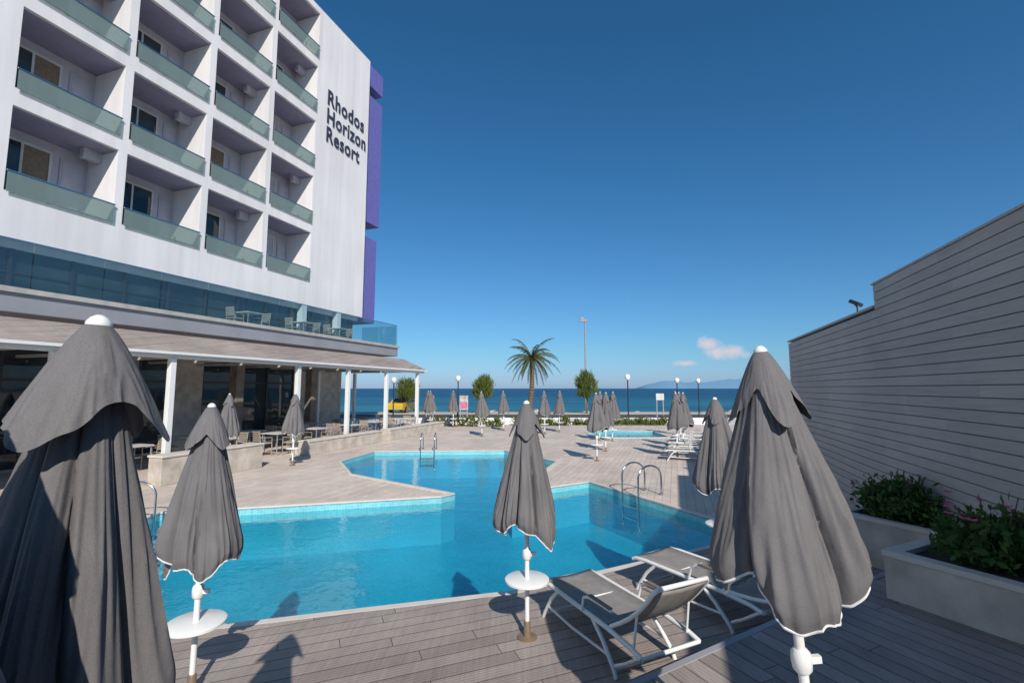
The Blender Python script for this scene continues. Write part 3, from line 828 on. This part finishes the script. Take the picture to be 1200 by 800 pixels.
def palm(loc):
    rg=random.Random(21)
    o=tag(empty('palm_tree',loc),'date palm with arching fronds on the seafront','palm tree')
    pts=[]; rs=[]; H=5.3
    for i in range(41):
        f=i/40; pts.append((.28*math.sin(f*2.2),0.05*f,f*H)); rs.append((.25-.08*f)*(1.12 if i%2 else .96)+(.12 if f>.94 else 0))
    MB().tube(pts,rs,12).build('trunk',M['bark'],parent=o)
    top=Vector(pts[-1]); b=MB()
    K=38
    for k_ in range(K):
        a=k_*2.39996+rg.uniform(-.3,.3); el=R(64-104*((k_+.5)/K))+rg.uniform(-.14,.14); L=rg.uniform(2.6,3.5)
        d=Vector((math.cos(a)*math.cos(el),math.sin(a)*math.cos(el),math.sin(el)))
        P=[]; p=top.copy(); dd=d.copy(); n=14
        for i in range(n+1):
            P.append(p.copy()); p=p+dd*(L/n); dd=(dd+Vector((0,0,-.09-.07*i/n))).normalized()
        b.tube(P,[.03*(1-i/n)+.006 for i in range(n+1)],4)
        for i in range(3,n*4):
            f=i/(n*4); q=f*n; i0=int(q); pp=P[i0].lerp(P[min(i0+1,n)],q-i0); tan=(P[min(i0+1,n)]-P[i0]).normalized()
            side=tan.cross(Vector((0,0,1))).normalized(); ll=.50*math.sin(math.pi*(.12+.85*f))*(.8+.4*rg.random())
            for sg_ in (-1,1):
                dr=(side*sg_*.6+tan*.6+Vector((0,0,-.25-.5*rg.random()))).normalized(); w=tan*.026
                b.poly([pp-w,pp+w,pp+dr*ll])
    b.build('crown',M['palmleaf'],parent=o)
palm((1.65,45,-.06))
def ftree(x,y,h,w,seed,label):
    rg=random.Random(seed)
    o=tag(empty('seaside_tree',(x,y,-.06)),label,'tree','small seaside trees')
    t=MB(); t.tube([(0,0,0),(.06,0,h*.3),(.0,0.05,h*.65)],[.12,.08,.03],8)
    for i in range(7):
        a=i*.9; t.tube([(.05,0,h*.3),(.3*w*math.cos(a),.3*w*math.sin(a),h*.55),(.6*w*math.cos(a),.6*w*math.sin(a),h*.85)],[.05,.03,.01],5)
    t.build('trunk',M['bark'],smooth=True,parent=o)
    b=MB()
    for i in range(95):
        a=rg.uniform(0,6.28); q=w*math.sqrt(rg.random()); f=rg.random()
        zz=h*.40+f*h*.5; q*=(.55+.6*math.sin(math.pi*min(1,f*.9+.15)))
        for _ in range(26):
            p=Vector((q*math.cos(a)+rg.gauss(0,.10),q*math.sin(a)+rg.gauss(0,.10),zz+rg.gauss(0,.16)))
            d=Vector((math.cos(a)*.5*q/w+rg.uniform(-.35,.35),math.sin(a)*.5*q/w+rg.uniform(-.35,.35),1)).normalized(); e=d.orthogonal().normalized(); e.rotate(Quaternion(d,rg.uniform(0,6)))
            l=.45*(.5+rg.random()); wd=.030
            b.poly([p,p+d*l*.5+e*wd,p+d*l,p+d*l*.5-e*wd])
    b.build('crown',M['tam'],parent=o)
ftree(-2.7,45,3.5,.85,4,'small feathery green tree on seafront')
ftree(7.1,45,3.9,.85,5,'taller feathery green tree beside lighting mast')
ftree(-10.2,46,3.2,.9,6,'small feathery green tree near veranda end')
def sign(x,y,w,z0,z1,mt,label,sub=None):
    o=tag(empty('information_board',(x,y,0)),label,'sign')
    for sx in (-w*.4,w*.4): MB().box(sx-.03,sx+.03,.0,.06,0,z1).build('post',M['fascia'],parent=o)
    MB().box(-w/2,w/2,-.04,-.005,z0,z1).build('panel',mt,parent=o,bevel=.01)
    if sub: MB().box(-w*.4,w*.4,-.052,-.043,z0+.1,z0+(z1-z0)*.55).build('picture',sub,parent=o)
    return o
sign(-5.9,34,.6,.9,1.8,M['pink'],'pink printed notice board by the seafront',M['poster'])
sign(-3.4,33.4,.6,.8,1.8,M['poster'],'notice board with printed picture',M['pink'])
sign(10.2,32.6,.55,1.5,1.95,M['offwhite'],'small white sign on a post')
def car(x,y,rz):
    o=tag(empty('parked_car',(x,y,-.045),rz),'yellow hatchback car parked on seafront road','car')
    prof=[(-2,.3),(-2,.75),(-1.9,.9),(-1.3,.95),(-.7,1.4),(.9,1.45),(1.6,1.0),(1.95,.9),(2.0,.6),(2.0,.3)]
    b=MB(); n=len(prof); 
    b.v=[(p[0],-.82*(1 if p[1]<1 else .85),p[1]) for p in prof]+[(p[0],.82*(1 if p[1]<1 else .85),p[1]) for p in prof]
    for i in range(n):
        j=(i+1)%n; b.f.append((i,j,n+j,n+i)); b.mi.append(0)
    b.f+= [tuple(range(n)),tuple(reversed(range(n,2*n)))]; b.mi+=[0,0]
    b.build('body',M['yellow'],parent=o,bevel=.04)
    for sy in (-1,1):
        g=MB(); g.poly([(-1.0,.80*sy,.98),(-.6,.715*sy,1.36),(.1,.71*sy,1.39),(.1,.80*sy,.98)]); g.poly([(.2,.80*sy,.98),(.2,.71*sy,1.39),(.85,.71*sy,1.38),(1.3,.80*sy,.98)])
        g.build('window',M['glass'],parent=o)
    MB().poly([(-1.27,-.62,.99),(-1.27,.62,.99),(-.78,.58,1.36),(-.78,-.58,1.36)]).build('windscreen',M['glass'],parent=o,loc=(-.03,0,.02))
    for wx in (-1.25,1.25):
        for sy in (-.84,.66):
            MB().tube([(wx,sy,.31),(wx,sy+.18,.31)],.31,18).build('wheel',M['tyre'],parent=o)
car(-10.9,47.5,R(80))
rg=random.Random(31)
for i in range(14):
    x=rg.uniform(-9,24); y=rg.uniform(50,60); s=rg.uniform(.25,.6)
    b=MB(); n=10
    for a in range(6):
        for c in range(n):
            th=2*math.pi*c/n; ph=math.pi*(a/5)*.5
            k_=1+.35*noise.noise(Vector((math.cos(th)*2+i,math.sin(th)*2,a)))
            b.v.append((s*1.5*k_*math.cos(th)*math.cos(ph),s*k_*math.sin(th)*math.cos(ph),s*.8*math.sin(ph)*k_))
    for a in range(5):
        for c in range(n): b.f.append((a*n+c,a*n+(c+1)%n,(a+1)*n+(c+1)%n,(a+1)*n+c)); b.mi.append(0)
    o=b.build('boulder',M['stone'],smooth=True,loc=(x,y,-.06-(y-48)*.08-.05)); tag(o,'pale rounded boulder on the beach sand','rock','boulders on the beach')

# ------------------------------------------------------------------ light
EL=36; SA=165  # sun azimuth clockwise from +Y
sd=Vector((math.sin(R(SA))*math.cos(R(EL)),math.cos(R(SA))*math.cos(R(EL)),math.sin(R(EL))))
ld=bpy.data.lights.new('sun','SUN'); ld.energy=4.8; ld.angle=R(.53); ld.color=(1,.935,.845)
lo_=bpy.data.objects.new('sun',ld); COL.objects.link(lo_); lo_.rotation_euler=(-sd).to_track_quat('-Z','Y').to_euler(); lo_.location=sd*50
w=bpy.data.worlds.new('World'); scene.world=w; w.use_nodes=True
t=NT(w.node_tree); bg=w.node_tree.nodes['Background']
sky=t.n('ShaderNodeTexSky',sky_type='NISHITA'); sky.sun_disc=False; sky.sun_elevation=R(EL); sky.sun_rotation=R(SA)
sky.air_density=1.0; sky.dust_density=.4; sky.ozone_density=2.2
tc=t.n('ShaderNodeTexCoord').outputs['Generated']
sp=t.n('ShaderNodeSeparateXYZ'); t.l(tc,sp.inputs[0])
tint=t.mix(t.rng(sp.outputs[2],.05,.45,0,1),(.50,.86,1.20,1),(.34,.92,1.24,1))
tint=t.mix(t.rng(sp.outputs[2],0,.07,1,0),tint,(.54,.78,1.45,1))
skc=t.mix(1.0,sky.outputs[0],tint,'MULTIPLY')
def blob(cx,cz,wx,wz):
    s=t.vm('SUBTRACT',tc,(cx,.0,cz)).outputs[0]
    s=t.vm('MULTIPLY',s,(1/wx,0,1/wz)).outputs[0]
    return t.vm('LENGTH',s).outputs['Value']
n1=t.noise(tc,34,6,.62)
d=t.m('MINIMUM',blob(.386,.087,.020,.014),t.m('MINIMUM',blob(.412,.070,.038,.013),blob(.350,.050,.020,.007)))
f=t.m('ADD',d,t.m('MULTIPLY',t.m('SUBTRACT',n1,.5),2.4))
mk=t.rng(f,.2,1.2,.85,0)
mk=t.m('MULTIPLY',mk,t.m('GREATER_THAN',sp.outputs[1],0))
t.l(t.mix(mk,skc,(8.4,7.6,8.1,1)),bg.inputs[0]); bg.inputs[1].default_value=.085

cam=bpy.data.cameras.new('camera'); cam.lens=16.5; cam.sensor_width=36; cam.clip_end=60000; cam.clip_start=.05
co=bpy.data.objects.new('camera',cam); COL.objects.link(co); co.location=(0,0,2.3); co.rotation_euler=(R(95.71),0,0)
scene.camera=co
scene.view_settings.view_transform='Standard'; scene.view_settings.look='None'; scene.view_settings.exposure=0
